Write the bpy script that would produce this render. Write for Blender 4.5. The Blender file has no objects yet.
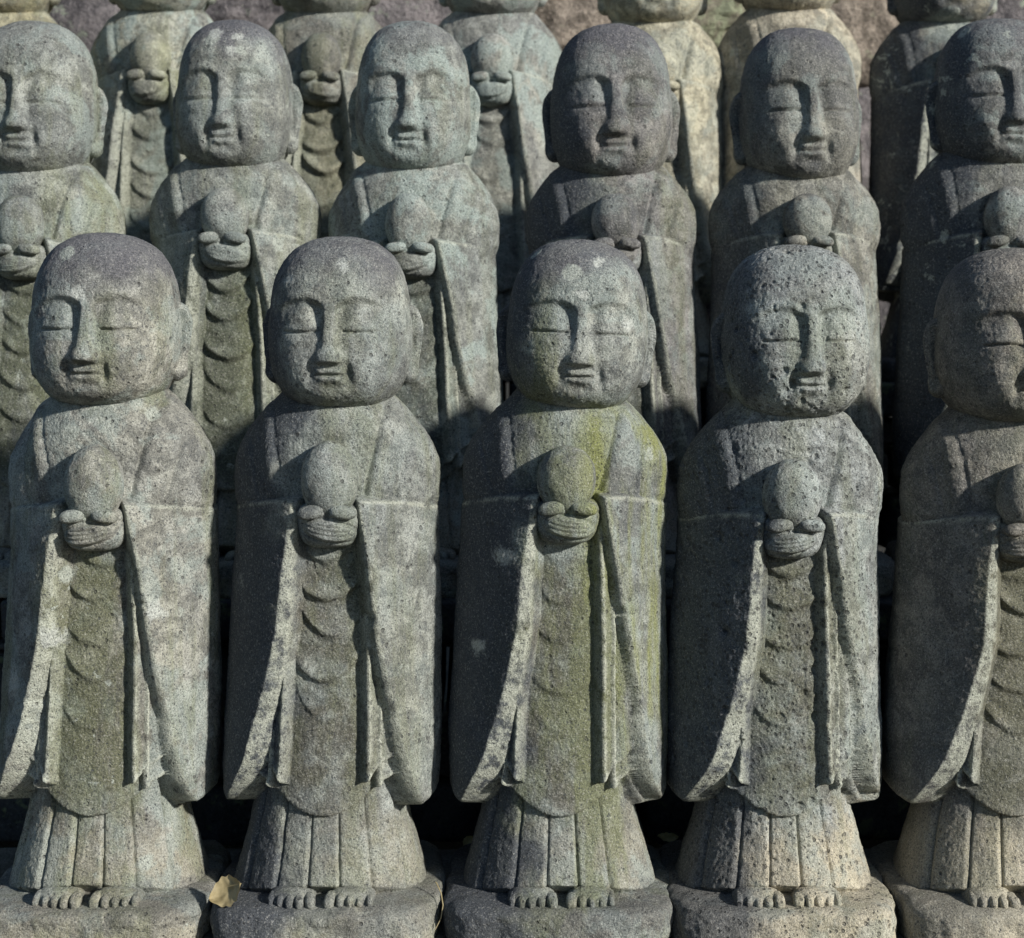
import bpy, math, random
import numpy as np
from mathutils import Vector, Matrix

PI = math.pi
C = bpy.context.scene.collection
sc = bpy.context.scene

# ------------------------------------------------------------------ camera, sky, sun, exposure
EYE = 0.585
cam_d = bpy.data.cameras.new('camera')
cam = bpy.data.objects.new('camera', cam_d); C.objects.link(cam)
cam.location = (0, 0, EYE); cam.rotation_euler = (PI/2, 0, 0)
cam_d.sensor_width = 36; cam_d.sensor_fit = 'HORIZONTAL'
cam_d.lens = 36*1500/1024
cam_d.shift_y = -119/1024
cam_d.clip_start = 0.02; cam_d.clip_end = 200
cam_d.dof.use_dof = True; cam_d.dof.focus_distance = 1.49; cam_d.dof.aperture_fstop = 7.0
sc.camera = cam

SUN_AZ = math.radians(53)      # to the right of the viewing direction, behind the camera
SUN_EL = math.radians(23)
w = bpy.data.worlds.new('World'); sc.world = w; w.use_nodes = True
nt = w.node_tree; nt.nodes.clear()
sky = nt.nodes.new('ShaderNodeTexSky'); sky.sky_type = 'NISHITA'; sky.sun_disc = False
sky.sun_elevation = SUN_EL; sky.sun_rotation = PI - SUN_AZ
sky.air_density = 1.0; sky.dust_density = 0.4; sky.ozone_density = 2.5
bg = nt.nodes.new('ShaderNodeBackground'); bg.inputs['Strength'].default_value = 0.08
wo = nt.nodes.new('ShaderNodeOutputWorld')
nt.links.new(sky.outputs[0], bg.inputs[0]); nt.links.new(bg.outputs[0], wo.inputs[0])
sd = bpy.data.lights.new('sun', 'SUN'); sd.energy = 5.0; sd.angle = math.radians(3.0); sd.color = (1.0, 0.965, 0.90)
sun = bpy.data.objects.new('sun', sd); C.objects.link(sun)
to_sun = Vector((math.sin(SUN_AZ)*math.cos(SUN_EL), -math.cos(SUN_AZ)*math.cos(SUN_EL), math.sin(SUN_EL)))
sun.rotation_euler = to_sun.to_track_quat('Z', 'Y').to_euler()
sun.location = (3, -3, 3)
sc.view_settings.view_transform = 'Standard'; sc.view_settings.look = 'None'
sc.view_settings.gamma = 1; sc.view_settings.exposure = 0.08
sc.view_settings.use_curve_mapping = False
sc.cycles.max_bounces = 3; sc.cycles.diffuse_bounces = 2; sc.cycles.glossy_bounces = 1

# ------------------------------------------------------------------ numeric helpers
def hash3(ix, iy, iz, seed):
    n = (ix*374761393 + iy*668265263 + iz*2147483647 + seed*1274126177) & 0xffffffff
    n = ((n ^ (n >> 13))*1274126177) & 0xffffffff
    n = ((n ^ (n >> 16))*2246822519) & 0xffffffff
    return ((n ^ (n >> 15)) & 0xffff)/32767.5 - 1.0

def vnoise(x, y, z, seed=0):
    fx = np.floor(x); fy = np.floor(y); fz = np.floor(z)
    ix = fx.astype(np.int64); iy = fy.astype(np.int64); iz = fz.astype(np.int64)
    u = x-fx; v = y-fy; t = z-fz
    u = u*u*(3-2*u); v = v*v*(3-2*v); t = t*t*(3-2*t)
    r = 0
    for a in (0, 1):
        wa = u if a else 1-u
        for b in (0, 1):
            wb = v if b else 1-v
            for c in (0, 1):
                wc = t if c else 1-t
                r = r + wa*wb*wc*hash3(ix+a, iy+b, iz+c, seed)
    return r

def fbm(P, size, seed, octs=3):
    r = 0; amp = 1; s = size
    for k in range(octs):
        r = r + amp*vnoise(P[..., 0]/s+17.3*k, P[..., 1]/s-9.1*k, P[..., 2]/s+3.7*k, seed+k*31)
        amp *= 0.5; s *= 0.5
    return r/1.6

def sstep(a, b, x):
    t = np.clip((x-a)/(b-a), 0, 1); return t*t*(3-2*t)

def gauss(x, w): return np.exp(-(x/w)**2)

def superR(th, a, b, p):
    return 1.0/((np.abs(np.sin(th)/a)**p + np.abs(np.cos(th)/b)**p)**(1.0/p))

def thetas(front, nf, nb):
    f = np.linspace(-front, front, nf)
    b = np.linspace(front, 2*PI-front, nb+2)[1:-1]
    return np.concatenate([f, b])

def mesh_from(name, V, F, mat, parent=None, worn=None):
    """V in mm, F quads"""
    me = bpy.data.meshes.new(name)
    V = np.asarray(V, dtype=np.float64)*0.001
    F = np.asarray(F, dtype=np.int32)
    me.vertices.add(len(V)); me.vertices.foreach_set('co', V.astype(np.float32).ravel())
    k = F.shape[1]
    me.loops.add(F.size); me.loops.foreach_set('vertex_index', F.ravel())
    me.polygons.add(len(F))
    me.polygons.foreach_set('loop_start', np.arange(0, F.size, k, dtype=np.int32))
    me.polygons.foreach_set('use_smooth', np.ones(len(F), dtype=bool))
    me.update(calc_edges=True); me.validate()
    me.materials.append(mat)
    if worn is not None:
        at = me.attributes.new('worn', 'FLOAT', 'POINT'); at.data.foreach_set('value', worn.astype(np.float32))
    o = bpy.data.objects.new(name, me); C.objects.link(o)
    if parent: o.parent = parent
    return o

def compact(V, F):
    used = np.zeros(len(V), bool); used[F.ravel()] = True
    idx = np.cumsum(used)-1
    return V[used], idx[F], used

def grid_faces(nr, nc, wrap=True):
    i = np.arange(nr-1)[:, None]; j = np.arange(nc if wrap else nc-1)[None, :]
    a = i*nc+j; b = i*nc+(j+1) % nc
    return np.stack([a, b, b+nc, a+nc], -1)       # (nr-1, nc, 4)  rows going up, theta going right: outward facing

def smooth_profile(pts, n, it=3):
    pts = np.array(pts, float)
    d = np.concatenate([[0], np.cumsum(np.linalg.norm(np.diff(pts[:, :2], axis=0), axis=1))])
    t = np.linspace(0, d[-1], n)
    out = np.stack([np.interp(t, d, pts[:, k]) for k in range(pts.shape[1])], -1)
    wdw = max(3, int(n/len(pts)*0.55))
    for _ in range(it):
        pad = np.pad(out, ((wdw, wdw), (0, 0)), mode='edge')
        ker = np.ones(2*wdw+1)/(2*wdw+1)
        sm = np.stack([np.convolve(pad[:, k], ker, 'valid') for k in range(out.shape[1])], -1)
        # keep the two ends
        e = sstep(0, wdw*1.2, np.minimum(np.arange(n), n-1-np.arange(n)).astype(float))[:, None]
        out = out*(1-e)+sm*e
    return out

def lathe(profile, th, p=2.2, a=1.0, b=1.0, cy=0.0):
    """profile rows (scale-radius, z) bottom to top; returns V (nr,nc,3)"""
    R = superR(th, a, b, p)[None, :]*profile[:, 0][:, None]
    Z = np.repeat(profile[:, 1][:, None], len(th), 1)
    return np.stack([R*np.sin(th)[None, :], -R*np.cos(th)[None, :]+cy, Z], -1)

def ellipsoid(c, r, n=24, e=1.0):
    """superellipsoid grid: z poles"""
    ph = np.linspace(-PI/2, PI/2, n)[:, None]; th = np.linspace(-PI, PI, 2*n, endpoint=False)[None, :]
    f = lambda v: np.sign(v)*np.abs(v)**e
    x = f(np.cos(ph))*f(np.sin(th)); y = -f(np.cos(ph))*f(np.cos(th)); z = f(np.sin(ph))+0*th
    V = np.stack([x*r[0]+c[0], y*r[1]+c[1], z*r[2]+c[2]], -1)
    return V, grid_faces(n, 2*n)

def tag(o, label=None, cat=None, group=None, kind=None):
    if label: o['label'] = label
    if cat: o['category'] = cat
    if group: o['group'] = group
    if kind: o['kind'] = kind

# ------------------------------------------------------------------ materials
class NB:
    def __init__(s, name):
        s.m = bpy.data.materials.new(name); s.m.use_nodes = True
        s.t = s.m.node_tree; s.t.nodes.clear()
        s.out = s.t.nodes.new('ShaderNodeOutputMaterial'); s.bs = s.t.nodes.new('ShaderNodeBsdfPrincipled')
        s.t.links.new(s.bs.outputs[0], s.out.inputs[0])
        s.tc = s.t.nodes.new('ShaderNodeTexCoord')
    def n(s, k): return s.t.nodes.new(k)
    def put(s, sock, v):
        if isinstance(v, bpy.types.NodeSocket): s.t.links.new(v, sock)
        elif v is not None: sock.default_value = v
    def math(s, op, a, b=None, c=None, clamp=False):
        n = s.n('ShaderNodeMath'); n.operation = op; n.use_clamp = clamp
        s.put(n.inputs[0], a)
        if b is not None: s.put(n.inputs[1], b)
        if c is not None: s.put(n.inputs[2], c)
        return n.outputs[0]
    def mapr(s, v, a, b, c=0.0, d=1.0, smooth=True):
        n = s.n('ShaderNodeMapRange'); n.interpolation_type = 'SMOOTHSTEP' if smooth else 'LINEAR'
        s.put(n.inputs[0], v)
        for k, x in zip((1, 2, 3, 4), (a, b, c, d)): s.put(n.inputs[k], x)
        return n.outputs[0]
    def noise(s, vec, scale, detail=3, rough=0.55, dist=0.0):
        n = s.n('ShaderNodeTexNoise'); s.put(n.inputs['Vector'], vec)
        n.inputs['Scale'].default_value = scale; n.inputs['Detail'].default_value = detail
        n.inputs['Roughness'].default_value = rough; n.inputs['Distortion'].default_value = dist
        return n.outputs[0]
    def voro(s, vec, scale, rnd=1.0):
        n = s.n('ShaderNodeTexVoronoi'); s.put(n.inputs['Vector'], vec)
        n.inputs['Scale'].default_value = scale; n.inputs['Randomness'].default_value = rnd
        return n
    def mix(s, f, a, b, mode='MIX'):
        n = s.n('ShaderNodeMix'); n.data_type = 'RGBA'; n.blend_type = mode
        s.put(n.inputs[0], f)
        s.put(n.inputs[6], a if isinstance(a, bpy.types.NodeSocket) else (*a, 1))
        s.put(n.inputs[7], b if isinstance(b, bpy.types.NodeSocket) else (*b, 1))
        return n.outputs[2]
    def vadd(s, v, off):
        n = s.n('ShaderNodeVectorMath'); n.operation = 'ADD'
        s.put(n.inputs[0], v); n.inputs[1].default_value = off; return n.outputs[0]
    def vscale(s, v, sc_):
        n = s.n('ShaderNodeVectorMath'); n.operation = 'MULTIPLY'
        s.put(n.inputs[0], v); n.inputs[1].default_value = sc_; return n.outputs[0]
    def sepz(s, v):
        n = s.n('ShaderNodeSeparateXYZ'); s.put(n.inputs[0], v); return n.outputs

def stone_mat(name, seed, base=(0.275, 0.293, 0.276), dark=(0.085, 0.09, 0.097), crown=0.8, moss=0.35, lichen=0.35,
              pits=0.15, stain=0.3, yellow=0.0, pale=0.25, side=0.0, low=0.5, spots=(), pan_s=0.78):
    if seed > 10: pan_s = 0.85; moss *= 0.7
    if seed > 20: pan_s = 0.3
    pan_c = (0.095, 0.088, 0.066) if seed <= 10 else (0.055, 0.062, 0.058)  # front row: algae brown; middle row: dark stone plus painted shade from the front row
    stain = min(1.0, stain*1.25)
    b = NB(name); o = b.tc.outputs['Object']
    v = b.vadd(o, (seed*1.37, seed*0.71, seed*2.11))
    xyz = b.sepz(o)
    big = b.noise(v, 9, 4, 0.6)
    mid = b.noise(v, 38, 5, 0.62, 0.6)
    sp1 = b.noise(v, 420, 4, 0.72)
    sp2 = b.noise(b.vadd(v, (5, 5, 5)), 720, 2, 0.6)
    vlow = b.noise(b.vadd(v, (4, 9, 9)), 6, 3, 0.6)
    col = b.mix(b.mapr(mid, 0.36, 0.64), tuple(c*0.52 for c in base), tuple(c*1.16 for c in base))
    col = b.mix(b.mapr(vlow, 0.35, 0.65), col, b.mix(1.0, col, (1.20, 1.16, 1.07), 'MULTIPLY'))
    pat = b.noise(b.vadd(v, (8, 8, 1)), 70, 6, 0.7, 0.8)
    col = b.mix(b.math('MULTIPLY', b.mapr(pat, 0.50, 0.62), 0.75), col, tuple(c*0.5 for c in base))
    lw = b.math('ADD', xyz[2], b.math('MULTIPLY', b.math('SUBTRACT', mid, 0.5), 0.12))
    col = b.mix(b.math('MULTIPLY', b.mapr(lw, 0.15, 0.07), low), col, (0.40, 0.365, 0.27) if low < 0.7 else (0.56, 0.50, 0.37))  # warm pale tone near the base: sunlight painted onto the plinth
    # weather streaks running down
    vs = b.vscale(v, (1, 1, 0.14))
    stk = b.noise(vs, 55, 4, 0.6)
    col = b.mix(b.math('MULTIPLY', b.mapr(stk, 0.5, 0.72), stain), col, dark)
    col = b.mix(b.math('MULTIPLY', b.mapr(big, 0.47, 0.61), stain), col, dark)
    # cool blue-green bloom on the chest and folds, moss
    bl = b.noise(b.vadd(v, (3, 1, 7)), 16, 5, 0.65, 0.4)
    col = b.mix(b.math('MULTIPLY', b.mapr(bl, 0.47, 0.57), pale), col, (0.33, 0.39, 0.365))
    mo = b.noise(b.vadd(vs, (9, 2, 4)), 24, 5, 0.65, 0.3)
    notcrown = b.mapr(xyz[2], 0.60, 0.66, 1.0, 0.25)
    axx = b.math('ABSOLUTE', xyz[0])
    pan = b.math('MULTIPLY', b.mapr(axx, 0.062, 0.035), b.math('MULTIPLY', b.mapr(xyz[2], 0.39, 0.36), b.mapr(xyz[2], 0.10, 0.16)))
    mo2 = b.math('ADD', mo, b.math('MULTIPLY', pan, 0.10))
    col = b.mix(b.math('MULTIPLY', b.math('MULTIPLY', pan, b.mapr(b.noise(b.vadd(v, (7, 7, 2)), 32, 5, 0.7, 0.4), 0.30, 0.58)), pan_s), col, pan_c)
    mm = b.math('MULTIPLY', b.math('MULTIPLY', b.mapr(mo2, 0.46, 0.64), moss), notcrown)
    col = b.mix(mm, col, (0.165, 0.178, 0.09))
    if yellow > 0:
        yn = b.noise(b.vadd(vs, (1, 8, 2)), 17, 4, 0.6, 0.2)
        yz = b.math('MULTIPLY', b.math('MULTIPLY', b.mapr(xyz[2], 0.545, 0.50), b.mapr(xyz[2], 0.12, 0.24)), b.mapr(xyz[0], 0.0, 0.03))
        col = b.mix(b.math('MULTIPLY', b.math('MULTIPLY', b.mapr(yn, 0.44, 0.60), yz), yellow), col, (0.22, 0.235, 0.095))
    # rain darkened crown, uneven edge
    if crown > 0:
        zc = b.math('ADD', xyz[2], b.math('MULTIPLY', b.math('SUBTRACT', b.noise(v, 22, 4, 0.6), 0.5), 0.10))
        cr = b.math('MULTIPLY', b.mapr(zc, 0.638, 0.678), crown)
        col = b.mix(cr, col, (0.105, 0.103, 0.12))
    if side > 0:  # left half darker: real stain plus shade painted on the side away from the sun
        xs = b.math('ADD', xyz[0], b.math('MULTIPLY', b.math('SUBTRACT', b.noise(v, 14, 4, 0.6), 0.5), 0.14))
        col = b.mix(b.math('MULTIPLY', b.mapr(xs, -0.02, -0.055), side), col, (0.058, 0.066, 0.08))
    at = b.n('ShaderNodeAttribute'); at.attribute_name = 'worn'
    wn_ = b.math('MULTIPLY', at.outputs['Fac'], b.mapr(b.noise(b.vadd(v, (2, 2, 2)), 60, 5, 0.7), 0.36, 0.56))
    col = b.mix(b.math('MULTIPLY', wn_, 0.75), col, (0.47, 0.485, 0.40))
    # dark water line on the plinth
    pz_ = b.math('ADD', xyz[2], b.math('MULTIPLY', b.math('SUBTRACT', b.noise(v, 30, 5, 0.65), 0.5), 0.075))
    pl_ = b.math('MULTIPLY', b.mapr(pz_, 0.018, 0.03), b.mapr(pz_, 0.058, 0.045))
    col = b.mix(b.math('MULTIPLY', pl_, 0.6*(1.15-low)), col, (0.085, 0.09, 0.10))
    # pale lichen rosettes with crisp ragged rims
    lv = b.voro(b.vadd(v, (2, 7, 1)), 26)
    wob = b.math('MULTIPLY', b.math('SUBTRACT', b.noise(v, 150, 3, 0.6), 0.5), 0.34)
    ld = b.math('ADD', lv.outputs['Distance'], wob)
    pick = b.sepz(lv.outputs['Color'])
    lm = b.math('MULTIPLY', b.mapr(ld, 0.30, 0.18), b.mapr(pick[0], 1.0-0.12*lichen-0.02, 1.0-0.12*lichen))
    ln_ = b.noise(b.vadd(v, (6, 3, 8)), 24, 6, 0.72, 0.5)
    lm = b.math('MAXIMUM', lm, b.mapr(ln_, 0.70-0.13*lichen, 0.74-0.13*lichen))
    col = b.mix(b.math('MULTIPLY', lm, 0.75), col, (0.40, 0.43, 0.38))
    for (sx_, sz_, sr_) in spots:
        dx_ = b.math('ADD', xyz[0], -sx_*0.001); dz_ = b.math('ADD', xyz[2], -sz_*0.001)
        dd_ = b.math('SQRT', b.math('ADD', b.math('MULTIPLY', dx_, dx_), b.math('MULTIPLY', dz_, dz_)))
        dd_ = b.math('ADD', dd_, b.math('MULTIPLY', b.math('SUBTRACT', b.noise(v, 110, 4, 0.7), 0.5), sr_*0.0022))
        fr_ = b.mapr(xyz[1], -0.02, -0.04)
        col = b.mix(b.math('MULTIPLY', b.math('MULTIPLY', b.mapr(dd_, sr_*0.001, sr_*0.0004), fr_), 0.75), col, (0.50, 0.52, 0.48))
    # mineral grain: dark and light specks
    col = b.mix(b.mapr(sp1, 0.45, 0.34), col, (0.06, 0.064, 0.07))
    col = b.mix(b.math('MULTIPLY', b.mapr(sp1, 0.54, 0.66), 0.4), col, (0.48, 0.47, 0.43))
    col = b.mix(0.55, col, b.mix(b.mapr(sp2, 0.3, 0.7), (0.45, 0.45, 0.45), (1.55, 1.55, 1.55)), 'MULTIPLY')
    # pits
    pv = b.voro(b.vadd(v, (4, 4, 9)), 165)
    pc = b.sepz(pv.outputs['Color'])
    pdd = b.math('SUBTRACT', pv.outputs['Distance'], b.math('MULTIPLY', b.math('SUBTRACT', b.noise(v, 420, 2, 0.6), 0.5), 0.3))
    pm = b.math('MULTIPLY', b.mapr(b.math('SUBTRACT', pdd, b.math('MULTIPLY', pc[2], 0.26)), 0.18, 0.04), b.mapr(pc[1], 1-pits*0.7, 1-pits*0.7+0.05))
    col = b.mix(b.math('MULTIPLY', pm, 0.55), col, (0.05, 0.05, 0.05))
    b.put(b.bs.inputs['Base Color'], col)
    b.bs.inputs['Roughness'].default_value = 0.92
    b.bs.inputs['Specular IOR Level'].default_value = 0.25
    h = b.math('ADD', b.math('MULTIPLY', sp1, 1.0), b.math('MULTIPLY', sp2, 0.35))
    h = b.math('ADD', h, b.math('MULTIPLY', b.noise(v, 120, 3, 0.6), 1.1))
    h = b.math('SUBTRACT', h, b.math('MULTIPLY', pm, 1.4))
    bp = b.n('ShaderNodeBump'); bp.inputs['Strength'].default_value = 0.85; bp.inputs['Distance'].default_value = 0.0022
    b.put(bp.inputs['Height'], h)
    b.t.links.new(bp.outputs[0], b.bs.inputs['Normal'])
    return b.m

def rock_mat(name, c1, c2, moss=0.0, scale=1.0, mosscol=(0.30, 0.36, 0.16)):
    b = NB(name); v = b.tc.outputs['Object']
    mid = b.noise(v, 22*scale, 6, 0.65, 0.5); sp = b.noise(v, 240*scale, 4, 0.7)
    col = b.mix(b.mapr(mid, 0.35, 0.65), c1, c2)
    col = b.mix(b.mapr(sp, 0.45, 0.3), col, tuple(c*0.3 for c in c1))
    col = b.mix(b.math('MULTIPLY', b.mapr(sp, 0.55, 0.7), 0.5), col, tuple(min(1, c*2.0) for c in c2))
    if moss > 0:
        mo = b.noise(b.vadd(v, (3, 3, 3)), 30*scale, 5, 0.7)
        col = b.mix(b.math('MULTIPLY', b.mapr(mo, 0.60-0.3*moss, 0.68-0.2*moss), 0.9), col, mosscol)
    b.put(b.bs.inputs['Base Color'], col); b.bs.inputs['Roughness'].default_value = 0.95
    b.bs.inputs['Specular IOR Level'].default_value = 0.2
    bp = b.n('ShaderNodeBump'); bp.inputs['Strength'].default_value = 0.9; bp.inputs['Distance'].default_value = 0.004
    b.put(bp.inputs['Height'], b.math('ADD', sp, b.math('MULTIPLY', b.noise(v, 70*scale, 5, 0.65), 2.0)))
    b.t.links.new(bp.outputs[0], b.bs.inputs['Normal'])
    return b.m

# ------------------------------------------------------------------ statue surfaces (millimetres, local)
def ip(z, *pairs):
    a = np.array(pairs, float); o = np.argsort(a[:, 0]); return np.interp(z, a[o, 0], a[o, 1])

def body_surface(prm, th, zs):
    sd_ = prm['seed']
    TH, Z = np.meshgrid(th, zs)
    S, K = np.sin(TH), np.cos(TH)
    # wandering edges (hand carved, chipped)
    Pq = np.stack([S*90, -K*80, Z], -1)
    wob = 2.4*fbm(Pq, 60, sd_+5, 2) + prm['wear']*0.9*fbm(Pq, 9, sd_+6, 2)
    chip = prm['wear']*np.clip(fbm(Pq, 16, sd_+8, 2)-0.42, 0, 1)*14
    rs = []
    # 0 torso
    a = ip(Z, (0, 60), (130, 70), (380, 90), (437, 106), (460, 107), (478, 105), (492, 99), (505, 91), (518, 81), (530, 70), (542, 57), (552, 49), (570, 46))
    b = ip(Z, (0, 40), (130, 46), (380, 48), (415, 52), (432, 60), (437, 63), (470, 65), (490, 66), (505, 66), (518, 61), (530, 55), (545, 47), (570, 43))
    T = superR(TH, a, b*1.06, 1.85)
    x = T*S; fr = sstep(-0.1, 0.3, K)
    def groove(x0, z0, x1, z1, wd, dp, side_soft=0.0):
        xc = x0+(Z-z0)/(z1-z0)*(x1-x0)
        zm = sstep(min(z0, z1)-6, min(z0, z1)+6, Z)*(1-sstep(max(z0, z1)-10, max(z0, z1)+4, Z))
        g = -dp*gauss(x-xc, wd)
        if side_soft: g = g + side_soft*gauss(x-xc-np.sign(x0)*wd*3.2, wd*3)
        return g*zm*fr
    j = prm['jit']
    T = T + groove(60+j[0], 545, 33+j[1], 438, 2.4, 4.2, 2.2) + groove(82+j[2], 500, 66+j[3], 440, 1.8, 3.0, 1.2)
    T = T + groove(-64+j[4], 538, -47+j[5]*1.5, 440, 2.4, 1.6, 3.0) + groove(-88+j[6], 500, -74+j[7], 440, 1.8, 1.3, 0.8)
    T = T - 2.5*gauss(x, 34)*sstep(440, 470, Z)*fr
    rs.append(T)
    # 1 front robe panel with hanging folds
    b = ip(Z, (100, 76), (160, 70), (240, 64), (437, 58)); a = ip(Z, (100, 86), (180, 84), (300, 80), (437, 80))
    P = superR(TH, a, b, 2.1); x = P*S
    fo = 0
    zc0 = 372+j[8]*2
    for q, dz in enumerate(np.array((0, 37, 78, 120, 163))*(1+0.02*j[3])+np.array([0, 1, -1, 1, 0])*j[4]*2.0):
        zc = zc0-dz + (0.030+0.003*j[q+2])*(np.abs(x-1.5*j[q])**1.9) + 0.05*j[q+1]*x + 1.0*wob
        am = prm['folds']*(4.4-0.45*q)*(1-sstep(20, 38, np.abs(x)))
        d = Z-zc
        fo = fo + am*(1.0+0.16*j[(q+5) % 9])*np.where(d > 0, gauss(d, 8.0), gauss(d, 4.6)) - am*0.2*gauss(d+10, 6)
    P = P + fo*fr
    hem = 123 + prm['hemdz'] + 0.0098*x*x + wob*0.4
    t = -(Z-hem)
    rsP = P - np.where(t > -4, 0.25*(t+4)**2*(t < 0)*0.25, 0) - np.clip(t, 0, None)*3.5
    rsP = rsP - np.clip(Z-432, 0, None)*4
    rs.append(rsP)
    # 2 side folds of the robe beside the panel (flaps with hooked lower ends)
    xr = ip(Z, (150, 41), (300, 37), (400, 31)) + wob*0.4
    flapw = []
    def flap(off, dx, dzl, rise):
        L = superR(TH, a, b, 2.1)+off; xx = np.abs(L*S)
        s1 = xx-(xr+dx)
        line = 156+dzl + rise*(xx-40) - 0.006*(xx-40)**2
        s2 = Z-line-wob*0.5
        flapw.append(gauss(s1-2.5, 3.6)*(s2 > -2) + 0.7*gauss(s2-2, 3.0)*(s1 > 0))
        lip = 5.0*gauss(s1-2.2, 2.8) + 2.0*gauss(s2-3, 3.5)*(s1 > 0)
        tt = np.clip(-np.minimum(s1*1.4, s2), 0, None)
        L = L + lip*(np.minimum(s1, s2) > -1) - tt*3.2
        L = L + 1.6*np.sin((xx-xr)*0.32)*(s1 > 4)*sstep(0, 10, s1)
        L = L - np.clip(Z-428, 0, None)*4
        return np.where(K > -0.2, L, 0)
    rs.append(flap(9, 0, 0, 1.05))
    rs.append(flap(5.5, 10, -15, 0.85))
    # 4 sleeves
    az = ip(Z, (100, 103), (130, 107), (160, 109), (200, 110), (300, 106.5), (380, 103), (437, 102), (450, 102))*prm['wide']
    bz = ip(Z, (100, 112), (130, 116), (220, 116), (310, 109), (380, 102), (437, 97), (450, 96))
    pz = np.where(K > 0, ip(Z, (120, 2.0), (150, 1.85), (220, 1.42), (300, 1.36), (440, 1.40)), 2.1)
    Sv = superR(TH, az, bz, pz) ; x = Sv*S; ax = np.abs(x)
    xin = ip(Z, (440, 35), (415, 39), (375, 46), (335, 51), (310, 54), (270, 62), (235, 70), (195, 81), (160, 92), (140, 98), (126, 103), (120, 106))
    dz_ = 0.55+0.9*np.clip((437-Z)/130, 0, 1)*sstep(125, 185, Z)
    xin = np.where(x > 0, xin-4+prm['rs']*(0.6+0.8*np.clip((437-Z)/130, 0, 1)*sstep(150, 250, Z)), xin+4+prm['ls']*dz_) + wob*0.7 + chip
    xin = np.where(x > 0, np.minimum(xin, az*(0.94-0.10*sstep(150, 260, Z))), xin)
    wb = ip(Z, (440, 5), (415, 6), (375, 8), (305, 11), (225, 16), (170, 23), (130, 30)) + wob*0.4
    wb = np.where(x > 0, wb*0.45, wb)
    q_ = np.clip(np.minimum(xin, az*0.95)/az, 0, 1)
    Ye = bz*(1-q_**pz)**(1/pz)
    cc = 0.30
    den = np.maximum(K-cc*np.abs(S), 0.05)
    Rl = (Ye-cc*xin)/den
    t = np.where(K > 0, xin-Rl*np.abs(S), -99)
    Rl = np.where((K > 0) & (Rl > 0), Rl, 1e3)
    Sv2 = np.minimum(Sv, Rl)
    # round the corner a little, then drop behind the rim
    df = np.abs(Sv-Rl); Sv2 = Sv2 - np.clip(2-df, 0, 2)**2*0.12
    rimw = sstep(-2.5, 0.5, t)*(1-sstep(wb, wb+3, t))*(Z < 436) + 0.8*gauss(Z-(440-13*(np.clip(ax-30, 0, 80)/75)**2)+2, 2.2)*(t < 2)
    bev = np.clip(t-wb, 0, None)*3.6
    Sv = Sv2
    ztop = 440 - 13*(np.clip(ax-30, 0, 80)/75)**2 + 1.5*np.sin(ax*0.07+sd_) + wob*0.4
    tt = Z-ztop
    top = np.where(tt > -3, 0.12*(tt+3)**2*(tt < 0), 0)+np.clip(tt, 0, None)*3.8+np.where(tt > 0, 1.1, 0)
    zb = 127 + wob*0.4 + 0.02*np.clip(ax-92, 0, None)**2*0.6 
    zb = np.where(K < 0, 131, zb)
    tb = zb-Z
    bot = np.where(tb > -6, 0.10*(tb+6)**2*(tb < 0), 0)+np.where(tb > 0, 3.6+tb*4, 0)
    Sleeve = Sv - bev - top - bot
    rs.append(Sleeve)
    # 5 inner lining of the sleeve
    Li = superR(TH, az-13, bz-50, 2.0); x = Li*S; ax = np.abs(x)
    low = 1-sstep(180, 300, Z)
    t = (np.maximum(xin-13-22*low, 30)) - ax
    zb2 = np.interp(ax, [40, 52, 62, 84, 100, 110], [215, 200, 170, 124, 128, 132]) + wob*0.4
    zb2 = np.where(x > 0, zb2, np.interp(ax, [40, 52, 62, 84, 100, 110], [240, 225, 208, 172, 146, 132]))
    tb = zb2-Z
    Li = Li - np.clip(t, 0, None)*2.2 - np.clip(tb, 0, None)*3.5 - np.clip(Z-430, 0, None)*4
    Li = np.where(K > -0.3, Li, Li)
    rs.append(Li)
    # 6 pleated skirt
    a = ip(Z, (0, 104), (40, 100), (60, 94), (95, 84), (130, 76), (180, 72), (260, 50)); b = ip(Z, (0, 92), (40, 88), (60, 83), (95, 73), (130, 66), (180, 60), (260, 40))
    Kt = superR(TH, a, b, 2.35); x = Kt*S
    scl = ip(Z, (40, 1.22), (130, 0.96), (180, 0.92))
    ph = (x/scl + j[0]*0.7)/27.5 + 0.5
    fr_ = ph-np.floor(ph)
    d = np.minimum(fr_, 1-fr_)*27.5
    k_ = sstep(-0.2, 0.3, K)
    Kt = Kt - (3.6*gauss(d, 1.7))*k_ + (fr_-0.5)*3.0*k_
    hemk = 58 - 0.0019*x*x + wob*0.3
    Kt = Kt - np.clip(hemk-Z, 0, None)*1.6*(K > 0)
    Kt = Kt - np.clip(Z-200, 0, None)*3
    rs.append(Kt)
    A = np.stack(rs, 0)
    lay = A.argmax(0)
    R = A.max(0)
    R = np.maximum(R, 20)
    V = np.stack([R*S, -R*K, Z], -1)
    n1 = prm['lump']*1.5*fbm(V, 42, sd_+1, 3); n2 = 0.75*prm['rough']*fbm(V, 8, sd_+2, 2); n3 = 0.40*prm['rough']*vnoise(V[..., 0]/2.4, V[..., 1]/2.4, V[..., 2]/2.4, sd_+3)
    R2 = R + n1+n2+n3
    V = np.stack([R2*S, -R2*K, Z], -1)
    worn = np.where(lay == 4, rimw, 0) + np.where(lay == 2, flapw[0], 0) + np.where(lay == 3, flapw[1], 0)
    return V, lay, worn

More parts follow.
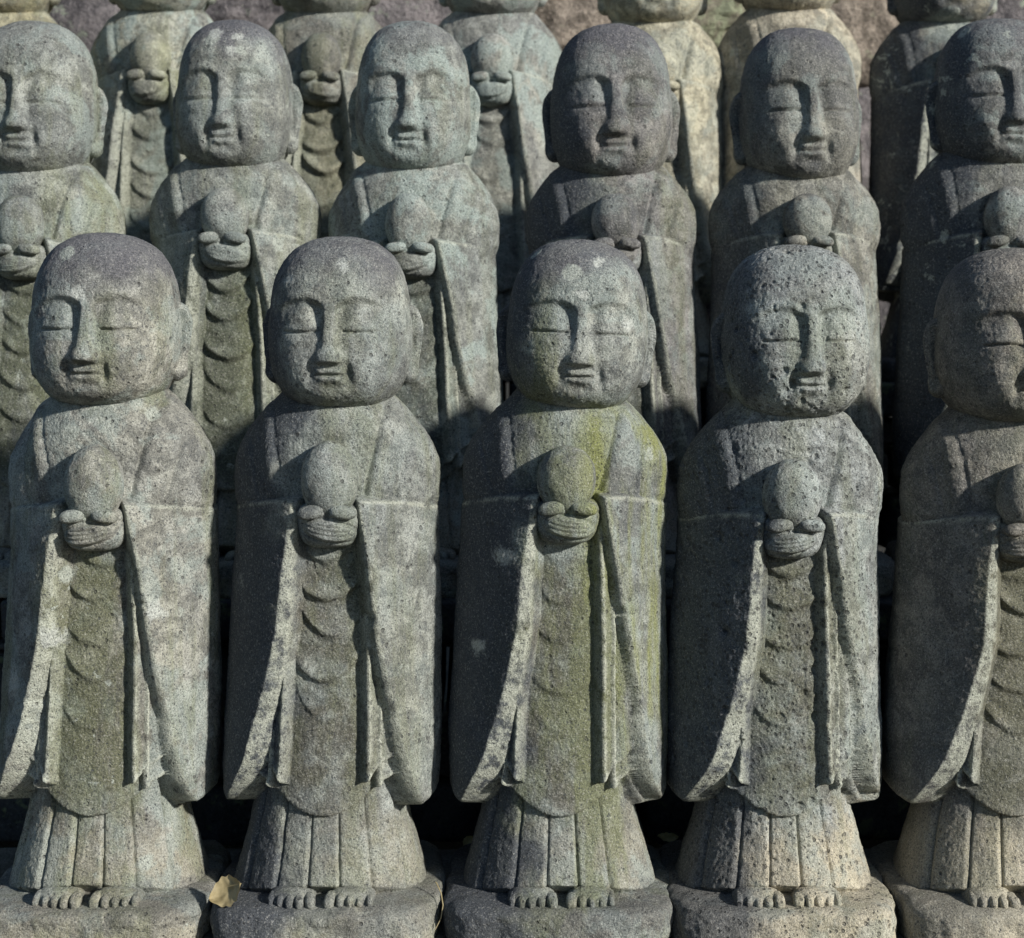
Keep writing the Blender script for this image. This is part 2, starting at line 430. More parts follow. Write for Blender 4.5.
def head_surface(prm, nrow, th):
    sd_ = prm['seed']
    pts = [(0.01, -92), (24, -91), (46, -85), (62, -72), (71, -55), (75, -34), (75, -12), (73, 12), (70, 36), (63, 56), (50, 73), (30, 83), (12, 86.5), (0.01, 87)]
    pr = smooth_profile(pts, nrow, 2)
    pr[0, 0] = pr[-1, 0] = 0.01
    V = lathe(pr, th, prm.get('headp', 2.35), prm['headw'], prm['headw']*1.03)
    TH = np.repeat(th[None, :], nrow, 0)
    mask = sstep(0.02, 0.45, np.cos(TH))
    j = prm['jit']
    x = (V[..., 0] - 0.008*j[5]*V[..., 2])*(1+0.012*j[6]); z = V[..., 2] - 0.4*j[7]; ax = np.abs(x)
    f = 9.0*gauss(z+70, 24)*np.clip(1-(ax/62)**2, 0, 1) + 2.0*gauss(z-30, 30)*np.clip(1-(ax/60)**2, 0, 1)
    zb = 21+j[1]*0.3 - 0.0135*(ax-29)**2
    d = zb - z
    wn = ip(z, (20, 6.6), (8, 6.0), (-10, 6.8), (-28, 9.2), (-37, 11.6), (-43, 11.6))
    off = sstep(0.55, 1.35, ax/wn)
    A = 6.8*np.exp(-((ax-13)/9.5)**2) + 4.0*np.exp(-((ax-37)/15)**2)
    sock = -A*sstep(-1.5, 5.5, d)*(1-sstep(6, 46, d))*off
    f = f + sock + 0.9*gauss(d+3.5, 4.0)*(ax > 9)*(1-sstep(50, 64, ax))
    hn = ip(z, (22, 0), (12, 2.0), (0, 3.4), (-14, 5.4), (-28, 8.4), (-36, 11.0), (-41, 11.4), (-60, 11.4))
    wn = wn*(1+0.035*j[8]); hn = hn*(1+0.05*j[0])
    f = f + hn*np.exp(-(ax/wn)**3.0)*sstep(-46, -40.5, z)*(1-sstep(14, 24, z)*0.6)
    f = f + 1.6*np.exp(-(((ax-11)/3.6)**2+((z+36)/5.5)**2))*1.0
    # closed lids
    f = f + prm['lid']*2.9*np.exp(-((((ax-31)/17.5)**2+((z+1)/12.5)**2))**1.35)
    zs_ = -12 + prm['slit'] - 2.6*(1-((ax-30)/17)**2)*prm['slitc'] 
    win = sstep(11, 15, ax)*(1-sstep(44, 51, ax))
    f = f - 3.4*gauss(z-zs_, 1.15)*win + 0.9*gauss(z-zs_-4, 3)*win + 1.8*np.exp(-(((ax-31)/17)**2+((z+21)/6)**2))
    # cheeks, folds at the mouth
    f = f + 5.0*np.exp(-(((ax-38)/20)**2+((z+42)/20)**2))
    f = f - 5.2*np.exp(-(((ax-18.5+0.10*(z+50))/4.8)**2+((z+53)/11)**2))
    f = f - 2.4*np.exp(-((ax/17)**2+((z+56)/12)**2))
    mz = -55 + 0.002*ax*ax
    f = f + 2.9*np.exp(-(ax/12.5)**6)*gauss(z-mz-3.4, 2.6) + 3.2*np.exp(-(ax/10.0)**6)*gauss(z-mz+4.0, 3.0)
    f = f - 3.4*gauss(z-mz, 1.3)*(1-sstep(12, 16, ax))
    f = f - 2.2*np.exp(-((ax/15)**2+((z+66)/4)**2)) + 3.0*np.exp(-((ax/17)**2+((z+79)/7)**2))
    f = f*prm['face']
    V[..., 1] -= f*mask
    n = prm['lump']*1.2*fbm(V, 38, sd_+11, 3)+0.55*prm['rough']*fbm(V, 7, sd_+12, 2)+0.38*prm['rough']*vnoise(V[..., 0]/2.3, V[..., 1]/2.3, V[..., 2]/2.3, sd_+13)
    ln = np.linalg.norm(V, axis=-1, keepdims=True)
    V = V + V/np.maximum(ln, 1)*n[..., None]
    return V

def add_pits(V, centres, radii, depth, axis_c):
    """press small round holes into a surface V (...,3), towards the axis"""
    sh = V.shape; P = V.reshape(-1, 3)
    dirn = P-axis_c; dirn[:, 2] *= 0.3; dirn /= np.maximum(np.linalg.norm(dirn, axis=1, keepdims=True), 1e-6)
    D = np.zeros(len(P))
    for c, r in zip(centres, radii):
        q = P-c; m = (np.abs(q[:, 0]) < 3*r) & (np.abs(q[:, 1]) < 3*r) & (np.abs(q[:, 2]) < 3*r)
        if m.any():
            d2 = (q[m]**2).sum(1)/(r*r)
            D[m] = np.maximum(D[m], depth*r*np.exp(-d2**1.6))
    return (P-dirn*D[:, None]).reshape(sh)

def shape_flap(V, F, prm): pass

DEF = dict(wear=0.5, lump=1.25, rough=1.0, folds=0.85, hemdz=0, wide=1.0, rs=0, ls=0, headw=1.0, lid=1.0, slit=0, slitc=0.3, face=1.0,
           warp=None, head=(0, 0, 0), yaw=0, tilt=0, heads=1.0, headz=1.0, body_yaw=0, pits=0, detail=1.0, jewel=(1, 1), lean=0, plx=0)

PLX = [0, 0, 0]
def bend(z): return PLX[1]*np.sin(np.asarray(z)/150.0+PLX[2])
def warpz(V, w):
    V = V.copy(); V[..., 0] += bend(V[..., 2])*np.clip((V[..., 2]-40)/120, 0, 1); V[..., 0] += PLX[0]*(1-np.clip(V[..., 2]/437, 0, 1))
    if w is not None:
        V[..., 2] = np.interp(V[..., 2], w[0], w[1])
    return V

def make_statue(x, y, z, mat, label, group, **kw):
    prm = dict(DEF); prm.update(kw)
    rng = np.random.default_rng(prm['seed'])
    prm['jit'] = rng.uniform(-3.2, 3.2, 9)
    D = prm['detail']
    root = bpy.data.objects.new('stone_statue', None); C.objects.link(root)
    root.location = (x, y, z); root.rotation_euler = (0, math.radians(prm['lean']), math.radians(prm['body_yaw']))
    root.empty_display_size = 0.05
    tag(root, label, 'statue', group)
    W = prm['warp']; PLX[:] = [prm['plx'], 2.6, float(prm['jit'][6])*2]
    # ---- body
    th = thetas(1.72, int(340*D), int(46*D)); zs = np.linspace(36, 562, int(440*D))
    V, lay, worn = body_surface(prm, th, zs)
    if prm['pits']:
        n = prm['pits']*3
        i = rng.integers(0, V.shape[0], n); jx = rng.integers(0, int(330*D), n)
        rr = rng.uniform(0.8, 1.7, n)*(1+2.0*(rng.random(n) < 0.05))
        V = add_pits(V, V[i, jx], rr, 0.9, np.array([0, 0, 300.0]))
    Vw = warpz(V, W).reshape(-1, 3)
    F = grid_faces(len(zs), len(th))
    lf = lay[:-1, :]
    thm = np.sin(th)
    xs = np.repeat(thm[None, :], len(zs)-1, 0)
    sleeve = (lf == 4) | (lf == 5)
    # above the sleeves everything is torso
    zmid = np.repeat(zs[:-1, None], len(th), 1)
    sleeve &= (zmid < 452)
    tor = ((lf == 0) & (zmid > 425)) | (zmid >= 452)
    fro = ((lf == 0) & (zmid <= 425)) | (((lf == 1) | (lf == 2) | (lf == 3)) & (zmid < 452))
    for nm, msk in (('upper_robe', tor), ('robe_front', fro), ('sleeve', sleeve & (xs < 0)), ('sleeve', sleeve & (xs >= 0)), ('skirt', (lf == 6) & (zmid < 452))):
        f = F[msk]
        if len(f) < 20: continue
        v, f, us = compact(Vw, f)
        mesh_from(nm, v, f, mat, root, worn=worn.reshape(-1)[us])
    # ---- head
    thh = thetas(1.65, int(250*D), int(44*D))
    H = head_surface(prm, int(215*D), thh)
    if prm['pits']:
        n = prm['pits']
        i = rng.integers(10, H.shape[0]-10, n); jx = rng.integers(0, int(250*D), n)
        rr = rng.uniform(0.9, 1.9, n)*(1+1.6*(rng.random(n) < 0.08))
        H = add_pits(H, H[i, jx], rr, 1.0, np.array([0, 0, 0.0]))
    hs = prm['heads']
    top_z = 612 if W is None else float(np.interp(612, W[0], W[1]))
    yw = math.radians(prm['yaw']); tl = math.radians(prm['tilt'])
    M = np.array(Matrix.Rotation(yw, 3, 'Z') @ Matrix.Rotation(tl, 3, 'Y'))
    def place_head(P):
        Q = P.reshape(-1, 3)*np.array([hs, hs, hs*prm['headz']])
        return Q @ M.T + np.array([prm['head'][0]+float(bend(560)), -9+prm['head'][1], top_z+prm['head'][2]])
    head = mesh_from('head', place_head(H), grid_faces(H.shape[0], H.shape[1]).reshape(-1, 4), mat, root)
    for s in (-1, 1):
        n = int(44*D); E, Fe = ellipsoid((0, 0, 0), (1, 1, 1), n, 0.9)
        q = E[..., 2]; u = E[..., 0]; v = E[..., 1]            # v=-1 faces front
        rho = np.sqrt(u*u+q*q)
        wq = np.interp(q, [-1, -0.8, -0.45, 0, 0.5, 0.85, 1], [1.0, 0.95, 0.7, 0.85, 1.15, 1.2, 1.0])
        up = u*17*wq; vp = v*9.5; qp = q*41
        front = (v < 0.05)
        con = np.exp(-(((u+0.05)/0.42)**2+((q-0.15)/0.55)**2)**1.6)
        rim = np.exp(-((rho-0.84)/0.13)**2)
        vp = vp + front*(9.0*con - 3.0*rim - 3.0*np.exp(-(((u-0.0)/0.14)**2+((q-0.2)/0.3)**2)) - 2.5*np.exp(-((q+0.86)/0.2)**2))
        qn = vnoise(up/5, vp/5, qp/5, prm['seed']+s)
        ux, uy = s*0.78, 0.62; vx, vy = -s*0.62, 0.78
        P = np.stack([s*66+up*s*ux*s + vp*vx + qn*0.8, 6+up*uy+vp*vy+qn*0.8, -23+qp], -1)
        P[..., 0] = s*(69*prm['headw']) + up*ux + vp*vx + qn*0.8
        fe = Fe.reshape(-1, 4) if s > 0 else Fe.reshape(-1, 4)[:, ::-1]
        mesh_from('ear', place_head(P), fe, mat, head)
    # ---- jewel and hands
    jw, jh = prm['jewel']
    n = int(56*D); E, Fe = ellipsoid((0, 0, 0), (29*jw, 26*jw, 36*jh), n, 0.96)
    E = E + E/30*(1.1*fbm(E, 18, prm['seed']+21, 3)[..., None]+0.4*prm['rough']*vnoise(E[..., 0]/2.4, E[..., 1]/2.4, E[..., 2]/2.4, 5)[..., None])
    E = E + np.array([prm['jit'][2]*0.6, -77, 457+36*(jh-1)])
    mesh_from('jewel', warpz(E, W).reshape(-1, 3), Fe.reshape(-1, 4), mat, root)
    thh = thetas(1.6, int(110*D), int(20*D))
    pr = smooth_profile([(0.01, 391), (15, 391.5), (24, 394), (30, 401), (33, 412), (34.5, 424), (33.5, 432), (28, 436), (15, 437), (0.01, 437)], int(80*D), 2)
    Hd = lathe(pr, thh, 2.3, 1.0, 1.0)
    Hd[..., 1] = Hd[..., 1]*0.95 - 62
    x_, z_ = Hd[..., 0], Hd[..., 2]; mk = sstep(0.0, 0.4, np.cos(thh))[None, :]
    sg = 1 if prm['jit'][0] > 0 else -1
    xm = x_*sg
    u_ = xm*0.985 + (z_-410)*0.17; w_ = (z_-410)*0.985 - xm*0.17
    lens = np.sqrt((np.abs(u_+3)/27)**2 + (np.abs(w_)/10.5)**2)
    f = 4.2*(1-sstep(0.80, 1.0, lens)) - 1.6*gauss(lens-1.06, 0.08)
    for q in (-4.2, 0.4, 5.0):      # fingers of the upper hand lying across
        f = f - 1.3*gauss(w_-q-0.006*u_*u_, 0.9)*(lens < 0.86)
    for q in (0, 1, 2):             # fingers of the lower hand curling up from below
        xd = 8+q*7.5-(400-z_)*0.9
        f = f - 1.5*gauss(xm-xd, 1.0)*(1-sstep(400, 404, z_))*sstep(386, 391, z_)*(lens > 1.0)
    f = f - 3.0*gauss(z_-423, 1.5) - 4.0*gauss(x_, 2.2)*sstep(419, 424, z_)
    f = f - 2.0*gauss(np.abs(x_)-31, 2.0)*sstep(392, 400, z_)
    Hd[..., 1] -= f*mk
    Hd[..., 1] -= 0.8*fbm(Hd, 14, prm['seed']+33, 3)
    hands = mesh_from('hands', warpz(Hd, W).reshape(-1, 3), grid_faces(Hd.shape[0], Hd.shape[1]).reshape(-1, 4), mat, root)
    for s in (-1, 1):
        Et, Ft = ellipsoid((0, 0, 0), (13, 8, 7), int(26*D), 0.85)
        Et[..., 2] += -s*Et[..., 0]*0.12
        Et = Et + 0.5*fbm(Et, 9, prm['seed']+s, 2)[..., None]
        Et = Et + np.array([s*16.0, -93, 429])
        mesh_from('thumb', warpz(Et, W).reshape(-1, 3), Ft.reshape(-1, 4), mat, hands)
    # ---- feet
    for s in (-1, 1):
        Vs = []; Fs = []; off = 0
        Eb, Fb = ellipsoid((s*29.5, -76, 42), (23.5, 21, 14), int(26*D), 0.75)
        parts = [(Eb, Fb)]
        for q in range(5):
            ang = (q-2)*0.05*s
            big = 1.25 if q == 0 else 1.0-0.04*q
            cx = s*(29.5-18.5+q*9.2+ (0 if q else -1.2)) ; cyy = -92+[0, 0, 1.0, 2.5, 4.5][q]+rng.uniform(-1, 1)
            Et, Ft = ellipsoid((0, 0, 0), (4.5*big*rng.uniform(0.92, 1.08), 11*rng.uniform(0.85, 1.05), 5.8*rng.uniform(0.85, 1.1)), int(20*D), 0.72)
            Et[..., 2] += (Et[..., 1]*0.18)
            Et[..., 0] += -Et[..., 1]*ang
            parts.append((Et+np.array([cx, cyy, 46.5]), Ft))
        for v_, f_ in parts:
            v_ = v_.reshape(-1, 3); f_ = f_.reshape(-1, 4)
            Vs.append(v_); Fs.append(f_+off); off += len(v_)
        Vf = np.concatenate(Vs); Vf = Vf + 0.45*vnoise(Vf[:, 0]/3, Vf[:, 1]/3, Vf[:, 2]/3, prm['seed'])[:, None]
        mesh_from('foot', warpz(Vf, None), np.concatenate(Fs), mat, root)
    # ---- plinth
    thp = thetas(1.9, int(260*D), int(60*D))
    ph = 40
    pr = smooth_profile([(0.001, 46), (0.7, 45), (0.90, 43), (0.975, 40), (0.995, 34), (1.0, 16), (0.99, 4), (0.96, -2), (0.5, -3), (0.001, -3)], int(110*D), 1)[::-1]
    Pl = lathe(pr, thp, 5.0, 111*prm['wide'], 116)
    rad = np.linalg.norm(Pl[..., :2], axis=-1, keepdims=True)/110
    Pd = np.stack([Pl[..., 0], Pl[..., 1], Pl[..., 2]*0.9], -1)
    n = 6.5*fbm(Pd, 60, prm['seed']+41, 2) + 4.2*fbm(Pd, 20, prm['seed']+42, 3) + 0.6*vnoise(Pd[..., 0]/3, Pd[..., 1]/3, Pd[..., 2]/3, 3)
    dirv = np.concatenate([Pl[..., :2]/np.maximum(np.linalg.norm(Pl[..., :2], axis=-1, keepdims=True), 1), np.zeros_like(rad)], -1)
    Pl = Pl + dirv*(n*sstep(0.4, 0.95, rad[..., 0]))[..., None]
    Pl[..., 2] += np.where(Pl[..., 2] > 30, 2.6*fbm(Pd, 22, prm['seed']+43, 3), 0)
    mesh_from('plinth', warpz(Pl, None).reshape(-1, 3), grid_faces(Pl.shape[0], Pl.shape[1]).reshape(-1, 4), mat, root)
    return root
#==MAIN==
# ------------------------------------------------------------------ setting: ground, terraces, rock wall
def sheet(name, x0, x1, y0, y1, z, nx, ny, mat, amp=2.0, seed=0, kind='structure'):
    X, Y = np.meshgrid(np.linspace(x0, x1, nx), np.linspace(y0, y1, ny))
    P = np.stack([X, Y, np.full_like(X, z)], -1)
    P[..., 2] += amp*fbm(P, 45, seed, 3)
    o = mesh_from(name, P.reshape(-1, 3), grid_faces(ny, nx, False).reshape(-1, 4), mat)
    tag(o, kind=kind); return o

def slab(cx, cy, cz, sx, sy, sz, seed, amp=5.0, n=26, e=0.22):
    """rough hewn block as a superellipsoid with noise; full sizes in mm"""
    E, Fe = ellipsoid((0, 0, 0), (1, 1, 1), n, e)
    P = E*np.array([sx/2, sy/2, sz/2]) + np.array([cx, cy, cz])
    d = E/np.maximum(np.linalg.norm(E, axis=-1, keepdims=True), 1e-6)
    P = P + d*(amp*fbm(P, 70, seed, 3)+amp*0.4*fbm(P, 14, seed+3, 2))[..., None]
    return P.reshape(-1, 3), Fe.reshape(-1, 4)

def join(name, pieces, mat, parent=None):
    off = 0; Vs = []; Fs = []
    for v, f in pieces:
        Vs.append(v); Fs.append(f+off); off += len(v)
    return mesh_from(name, np.concatenate(Vs), np.concatenate(Fs), mat, parent)

M_ground = rock_mat('ground_stone', (0.17, 0.155, 0.12), (0.27, 0.25, 0.20))
M_step = rock_mat('step_stone', (0.035, 0.038, 0.042), (0.07, 0.075, 0.078), 0.15, 1.0, (0.14, 0.17, 0.10))
rr = random.Random(4)
D1, D2, D3 = 1560, 1870, 2220
Z2, Z3 = 294, 539
sheet('ground', -60000, 60000, -60000, 60000, -8, 60, 60, rock_mat('ground_soil', (0.04, 0.036, 0.028), (0.07, 0.062, 0.048)), 0.0)
sheet('stone_paving', -1500, 1500, 1340, 1760, 0, 900, 150, M_ground, 2.5, 3)
def terrace(name, yf, yb, z0, z1, seed):
    pcs = []
    x = -1500
    while x < 1500:
        wd = rr.uniform(260, 420)
        pcs.append(slab(x+wd/2, (yf+yb)/2, z1-24, wd-5, yb-yf, 48, seed+int(x), 3.0, 34, 0.12))
        x += wd
    zz = z0; row = 0
    while zz < z1-50:
        h = min(rr.uniform(62, 90), z1-50-zz) if z1-50-zz > 30 else z1-50-zz
        x = -1500 - rr.uniform(0, 120)
        while x < 1500:
            wd = rr.uniform(120, 240)
            dy = rr.uniform(12, 30)
            pcs.append(slab(x+wd/2, yf+dy+90, zz+h/2, wd-5, 180, h-4, seed+row*57+int(x), 5.0, 22, 0.25))
            x += wd
        zz += h; row += 1
    o = join(name, pcs, M_step); tag(o, kind='structure'); return o
terrace('terrace_steps', 1738, 2090, 0, Z2, 11)
terrace('terrace_steps', 2092, 2520, Z2, Z3, 12)

# rock wall behind the last row
wall = bpy.data.objects.new('rock_wall', None); C.objects.link(wall); wall.location = (0, 2.5, Z3*0.001)
tag(wall, 'rough wall of large purple grey and brown rocks behind the last row of statues', 'wall')
wall_mats = [rock_mat('rock_purple', (0.085, 0.08, 0.085), (0.27, 0.245, 0.245), 0.1, 0.8, (0.32, 0.36, 0.28)),
             rock_mat('rock_brown', (0.13, 0.11, 0.09), (0.40, 0.34, 0.28), 0.05, 0.8, (0.36, 0.36, 0.26)),
             rock_mat('rock_mossy', (0.17, 0.16, 0.11), (0.34, 0.31, 0.24), 0.5, 1.5, (0.36, 0.39, 0.26))]
def rock(px, py, wpx, hpx, mi, seed, d=2480):
    cx = (px-512)*d/1500; cz = 585+(350-py)*d/1500
    sx = wpx*d/1500; sz = hpx*d/1500
    E, Fe = ellipsoid((0, 0, 0), (1, 1, 1), 90, 0.45)
    P = E*np.array([sx/2, 130, sz/2])
    dn = E/np.maximum(np.linalg.norm(E, axis=-1, keepdims=True), 1e-6)
    q = P+np.array([cx, d, cz])
    fac = np.round(fbm(q, 90, seed, 2)*4)/4
    P = P + dn*(24*fbm(q, 110, seed, 3)+12*fac+8*fbm(q, 26, seed+1, 3)+1.5*fbm(q, 6, seed+2, 2))[..., None]
    P = P + np.array([cx, d+115-2500, cz-Z3])
    mesh_from('rock', P.reshape(-1, 3), Fe.reshape(-1, 4), wall_mats[mi], wall)
rocks = [(-60, 40, 190, 150, 1), (92, 20, 150, 150, 0), (235, -10, 130, 130, 0), (400, 0, 190, 140, 0), (585, -5, 170, 150, 1), (708, -14, 100, 118, 2), (712, 110, 120, 130, 0),
         (860, 10, 150, 165, 1), (1010, 20, 150, 160, 0), (1150, 20, 160, 150, 1),
         (-20, 190, 240, 150, 0), (180, 140, 200, 170, 0), (330, 145, 160, 160, 0), (505, 150, 200, 160, 0), (640, 230, 200, 150, 0), (860, 160, 190, 150, 0), (1040, 180, 200, 160, 0),
         (60, 330, 260, 140, 0), (300, 310, 260, 160, 0), (540, 320, 260, 130, 0), (790, 320, 270, 150, 0), (1030, 330, 260, 140, 0),
         (0, -130, 230, 190, 0), (210, -140, 220, 180, 1), (430, -140, 230, 170, 0), (640, -150, 230, 170, 1), (850, -140, 230, 180, 0), (1060, -130, 230, 180, 0)]
for k, (px, py, wp, hp, mi) in enumerate(rocks):
    rock(px, py, wp*1.08, hp*1.08, mi, 100+k*7)

# ------------------------------------------------------------------ statues
def wp(sl, ch, top=None):
    """z warp from the sleeve top, chin and crown heights of this statue"""
    return ([-10, 40, 125, 437, 535, 800], [-10, 40, 125, sl, ch, ch+265])

def X(px, d): return (px-512)*d/1500*0.001

G1 = 'large front row of stone monk statues'; G2 = 'middle row of stone monk statues'; G3 = 'back row of stone monk statues'
m = stone_mat
# front row -----------------------------------------------------------------
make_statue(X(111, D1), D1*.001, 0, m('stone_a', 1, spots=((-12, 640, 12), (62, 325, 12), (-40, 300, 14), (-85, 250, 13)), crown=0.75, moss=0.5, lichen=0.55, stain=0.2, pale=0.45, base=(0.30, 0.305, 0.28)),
    'leftmost front row statue with a round smooth head and pale patches on its robe', G1,
    seed=101, warp=wp(430, 537), head=(-3, 0, 4), heads=1.02, yaw=-1, lid=1.2, slitc=0.2, folds=0.6, rs=5, ls=-4, wear=0.6, headw=0.98, wide=1.04)
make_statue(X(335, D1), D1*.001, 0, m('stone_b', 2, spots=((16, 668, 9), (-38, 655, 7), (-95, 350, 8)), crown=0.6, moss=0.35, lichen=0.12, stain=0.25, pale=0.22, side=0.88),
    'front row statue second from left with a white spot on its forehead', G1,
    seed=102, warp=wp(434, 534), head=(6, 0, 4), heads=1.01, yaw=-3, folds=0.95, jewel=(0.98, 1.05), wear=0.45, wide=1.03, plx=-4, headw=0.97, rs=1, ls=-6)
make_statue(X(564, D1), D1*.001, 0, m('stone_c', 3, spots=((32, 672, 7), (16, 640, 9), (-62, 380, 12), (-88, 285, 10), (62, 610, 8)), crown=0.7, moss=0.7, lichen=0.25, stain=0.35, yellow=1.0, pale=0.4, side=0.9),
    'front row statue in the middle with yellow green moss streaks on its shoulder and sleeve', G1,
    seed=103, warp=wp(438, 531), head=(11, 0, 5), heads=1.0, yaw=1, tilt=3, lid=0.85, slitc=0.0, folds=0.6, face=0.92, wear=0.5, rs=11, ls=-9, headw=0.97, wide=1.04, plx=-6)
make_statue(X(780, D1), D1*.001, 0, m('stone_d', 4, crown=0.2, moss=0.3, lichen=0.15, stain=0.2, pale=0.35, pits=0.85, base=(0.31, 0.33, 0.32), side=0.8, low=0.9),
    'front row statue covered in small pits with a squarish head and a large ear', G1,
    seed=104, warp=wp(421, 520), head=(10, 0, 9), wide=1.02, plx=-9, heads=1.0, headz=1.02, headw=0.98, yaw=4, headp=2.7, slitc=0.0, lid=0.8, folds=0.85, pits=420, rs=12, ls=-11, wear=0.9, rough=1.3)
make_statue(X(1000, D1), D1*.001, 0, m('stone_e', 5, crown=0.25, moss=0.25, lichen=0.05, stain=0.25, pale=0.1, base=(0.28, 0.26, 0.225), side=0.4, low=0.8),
    'rightmost front row statue with a brownish head cut off by the frame', G1,
    seed=105, warp=wp(417, 516), head=(6, 0, 8), heads=1.03, yaw=0, slitc=-0.5, folds=0.85, wear=0.4, rs=8, ls=-11, wide=1.03, plx=-9)
make_statue(X(1226, D1), D1*.001, 0, m('stone_s', 6, crown=0.5), 'front row statue added out of view beyond the right edge for its shadow', G1, seed=106, detail=0.45)  # unseen statue, added for the shadow it casts into the rows
# middle row ----------------------------------------------------------------
R2 = [
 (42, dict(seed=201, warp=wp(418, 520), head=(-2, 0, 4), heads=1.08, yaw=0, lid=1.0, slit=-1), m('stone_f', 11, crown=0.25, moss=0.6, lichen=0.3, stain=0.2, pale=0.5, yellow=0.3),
  'middle row statue at the left edge above the leftmost front statue, with a greenish face'),
 (237, dict(seed=202, warp=wp(432, 525), head=(3, 0, 2), heads=1.06, headw=0.97, yaw=-3, folds=1.2), m('stone_g', 12, spots=((12, 668, 8), (-14, 672, 9), (6, 650, 8)), crown=0.8, moss=0.5, lichen=0.5, stain=0.35, pale=0.35, yellow=0.25),
  'middle row statue second from left with white streaked crown and deep curved robe folds'),
 (416, dict(seed=203, warp=wp(420, 522), head=(0, 0, 3), heads=1.06, headw=0.98, yaw=-1, slitc=-0.2, jewel=(0.95, 1.0)), m('stone_h', 13, crown=0.35, moss=0.3, lichen=0.3, stain=0.15, pale=0.75),
  'middle row statue third from left with a pale blue green chest and smiling narrow face'),
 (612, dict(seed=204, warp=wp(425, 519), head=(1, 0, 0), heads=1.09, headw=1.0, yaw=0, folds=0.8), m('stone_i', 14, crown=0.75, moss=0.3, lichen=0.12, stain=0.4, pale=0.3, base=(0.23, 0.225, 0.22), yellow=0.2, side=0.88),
  'middle row statue with a dark charcoal head directly above the mossy front statue'),
 (793, dict(seed=205, warp=wp(428, 515), head=(4, 0, 0), heads=1.09, headw=0.96, yaw=3, slitc=0.0, face=1.1), m('stone_j', 15, crown=0.7, moss=0.25, lichen=0.35, stain=0.35, pale=0.35, pits=0.25, base=(0.25, 0.25, 0.225), side=0.55),
  'middle row statue behind the pitted front statue, dark crown and long left ear'),
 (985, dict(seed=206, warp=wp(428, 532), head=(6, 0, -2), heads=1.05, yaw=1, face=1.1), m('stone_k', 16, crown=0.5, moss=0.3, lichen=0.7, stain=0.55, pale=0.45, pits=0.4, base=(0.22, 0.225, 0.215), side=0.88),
  'middle row statue at the right edge with a blackened body spotted by pale lichen'),
]
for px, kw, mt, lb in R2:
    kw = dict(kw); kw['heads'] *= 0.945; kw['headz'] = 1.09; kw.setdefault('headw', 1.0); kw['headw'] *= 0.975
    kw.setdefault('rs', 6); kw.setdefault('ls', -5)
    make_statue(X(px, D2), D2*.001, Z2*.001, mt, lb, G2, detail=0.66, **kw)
make_statue(X(1172, D2), D2*.001, Z2*.001, m('stone_t', 17, crown=0.5), 'middle row statue added out of view beyond the right edge for its shadow', G2, seed=207, detail=0.4)  # also out of view, added only to cast shadow
# back row ------------------------------------------------------------------
R3 = [
 (8, 541, dict(seed=301), m('stone_l', 21, moss=0.5, yellow=0.4, base=(0.36, 0.34, 0.24), crown=0), 'back row statue at the left edge, only its yellowish chin and shoulder showing'),
 (163, 543, dict(seed=302), m('stone_m', 22, moss=0.4, yellow=0.45, pale=0.8, base=(0.36, 0.37, 0.32), crown=0), 'back row statue second from left, pale blue green shoulders with yellow moss below the hands'),
 (326, 541, dict(seed=303, folds=1.5), m('stone_n', 23, moss=0.5, yellow=0.25, pale=0.25, lichen=0.3, base=(0.29, 0.28, 0.235), crown=0), 'back row statue third from left, olive brown, between two smiling middle row heads'),
 (494, 540, dict(seed=304), m('stone_o', 24, moss=0.15, pale=0.75, lichen=0.3, base=(0.33, 0.34, 0.32), crown=0), 'back row statue with bluish grey robe and a large round jewel near the top centre'),
 (652, 527, dict(seed=305), m('stone_p', 25, moss=0.15, pale=0.3, lichen=0.1, stain=0.05, base=(0.44, 0.42, 0.33), crown=0), 'back row statue in pale cream stone behind the charcoal headed statue'),
 (788, 545, dict(seed=306), m('stone_q', 26, moss=0.1, pale=0.2, lichen=0.2, stain=0.1, base=(0.42, 0.39, 0.32), crown=0), 'back row statue in warm beige stone, second from right, purplish shoulder edge'),
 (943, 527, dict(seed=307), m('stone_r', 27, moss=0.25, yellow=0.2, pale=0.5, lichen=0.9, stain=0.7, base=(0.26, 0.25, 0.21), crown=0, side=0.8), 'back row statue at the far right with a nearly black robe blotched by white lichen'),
]
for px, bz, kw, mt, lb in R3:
    make_statue(X(px, D3), D3*.001, (bz+4)*.001, mt, lb, G3, detail=0.5, head=(0, 0, 0), **kw)

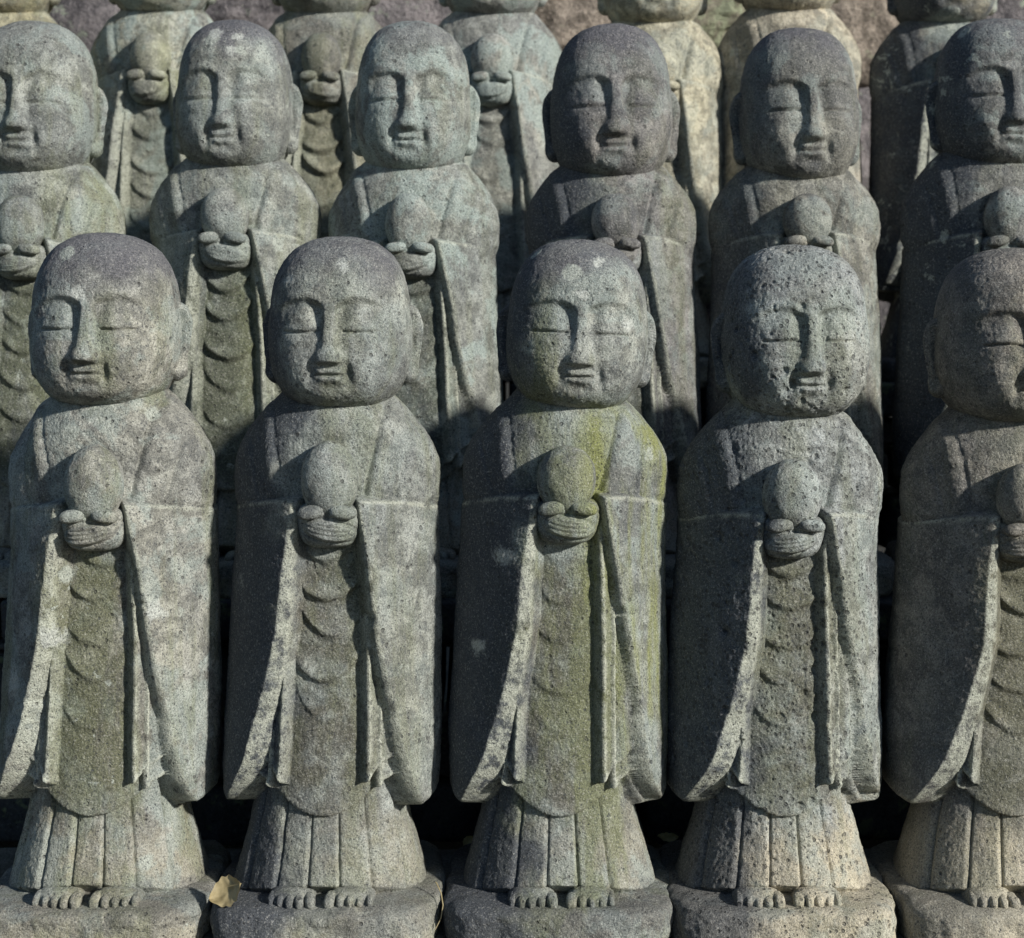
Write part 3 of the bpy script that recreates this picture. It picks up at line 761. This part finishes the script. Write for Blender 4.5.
# ------------------------------------------------------------------ fallen leaves and a twig
def leaf_mat(name, c1, c2):
    b = NB(name); v = b.tc.outputs['Object']
    col = b.mix(b.mapr(b.noise(v, 90, 4, 0.6), 0.35, 0.65), c1, c2)
    b.put(b.bs.inputs['Base Color'], col); b.bs.inputs['Roughness'].default_value = 0.6
    return b.m
ML = leaf_mat('dry_leaf', (0.25, 0.20, 0.10), (0.38, 0.31, 0.17))
ML2 = leaf_mat('yellow_leaf', (0.34, 0.28, 0.10), (0.48, 0.40, 0.18))
def leaf(loc, L, Wd, rot, mat, label, curl=0.25):
    nu, nv = 28, 17
    U, Vv = np.meshgrid(np.linspace(0, 1, nu), np.linspace(-1, 1, nv))
    wdt = np.interp(U, [0, 0.08, 0.25, 0.5, 0.75, 0.92, 1], [0.03, 0.30, 0.75, 1, 0.85, 0.42, 0.03])*Wd/2
    x_ = (U-0.5)*L; y_ = Vv*wdt*(1+0.05*np.sin(U*28))
    z_ = curl*Wd*(np.abs(Vv)**1.6)*0.5 + 0.10*L*(2*U-1)**2 - 0.5*np.exp(-(Vv/0.10)**2) + 0.35*np.sin((U*9+np.abs(Vv)*3)*2)
    top = np.stack([x_, y_, z_+0.25], -1).reshape(-1, 3); bot = np.stack([x_, y_, z_-0.25], -1).reshape(-1, 3)
    F = grid_faces(nv, nu, False).reshape(-1, 4)
    o = mesh_from('fallen_leaf', np.concatenate([top, bot]), np.concatenate([F, F[:, ::-1]+len(top)]), mat)
    st = []
    o.location = loc; o.rotation_euler = rot
    tag(o, label, 'leaf', 'fallen leaves between the statues')
    return o
def pxloc(px, py, d): return ((px-512)*d/1500*.001, d*.001, EYE+(350-py)*d/1500*.001)
leaf(pxloc(228, 892, 1474), 36, 30, (math.radians(62), math.radians(-30), math.radians(-8)), ML, 'curled tan dry leaf caught between the plinths of the two leftmost front statues')
leaf(pxloc(667, 838, 1700), 26, 12, (math.radians(40), math.radians(8), math.radians(15)), ML2, 'small yellow leaf lying in the dark gap left of the pitted statue')
leaf(pxloc(467, 843, 1700), 20, 12, (math.radians(45), math.radians(-20), math.radians(60)), ML2, 'small yellow leaf in the dark gap left of the mossy middle statue')
# twig
pts = [Vector(pxloc(*p)) for p in ((436, 882, 1500), (441, 893, 1490), (443, 905, 1482), (441, 918, 1474), (435, 930, 1466))]
tv = []
for q_, p_ in enumerate(pts):
    rad = 0.8-0.09*q_
    for a_ in range(6):
        tv.append((p_.x*1000+rad*math.cos(a_*PI/3), p_.y*1000+rad*math.sin(a_*PI/3), p_.z*1000))
tw = mesh_from('dry_twig', tv, grid_faces(5, 6).reshape(-1, 4), ML)
tag(tw, 'thin bent dry twig in the gap beside the middle statue plinth', 'twig')
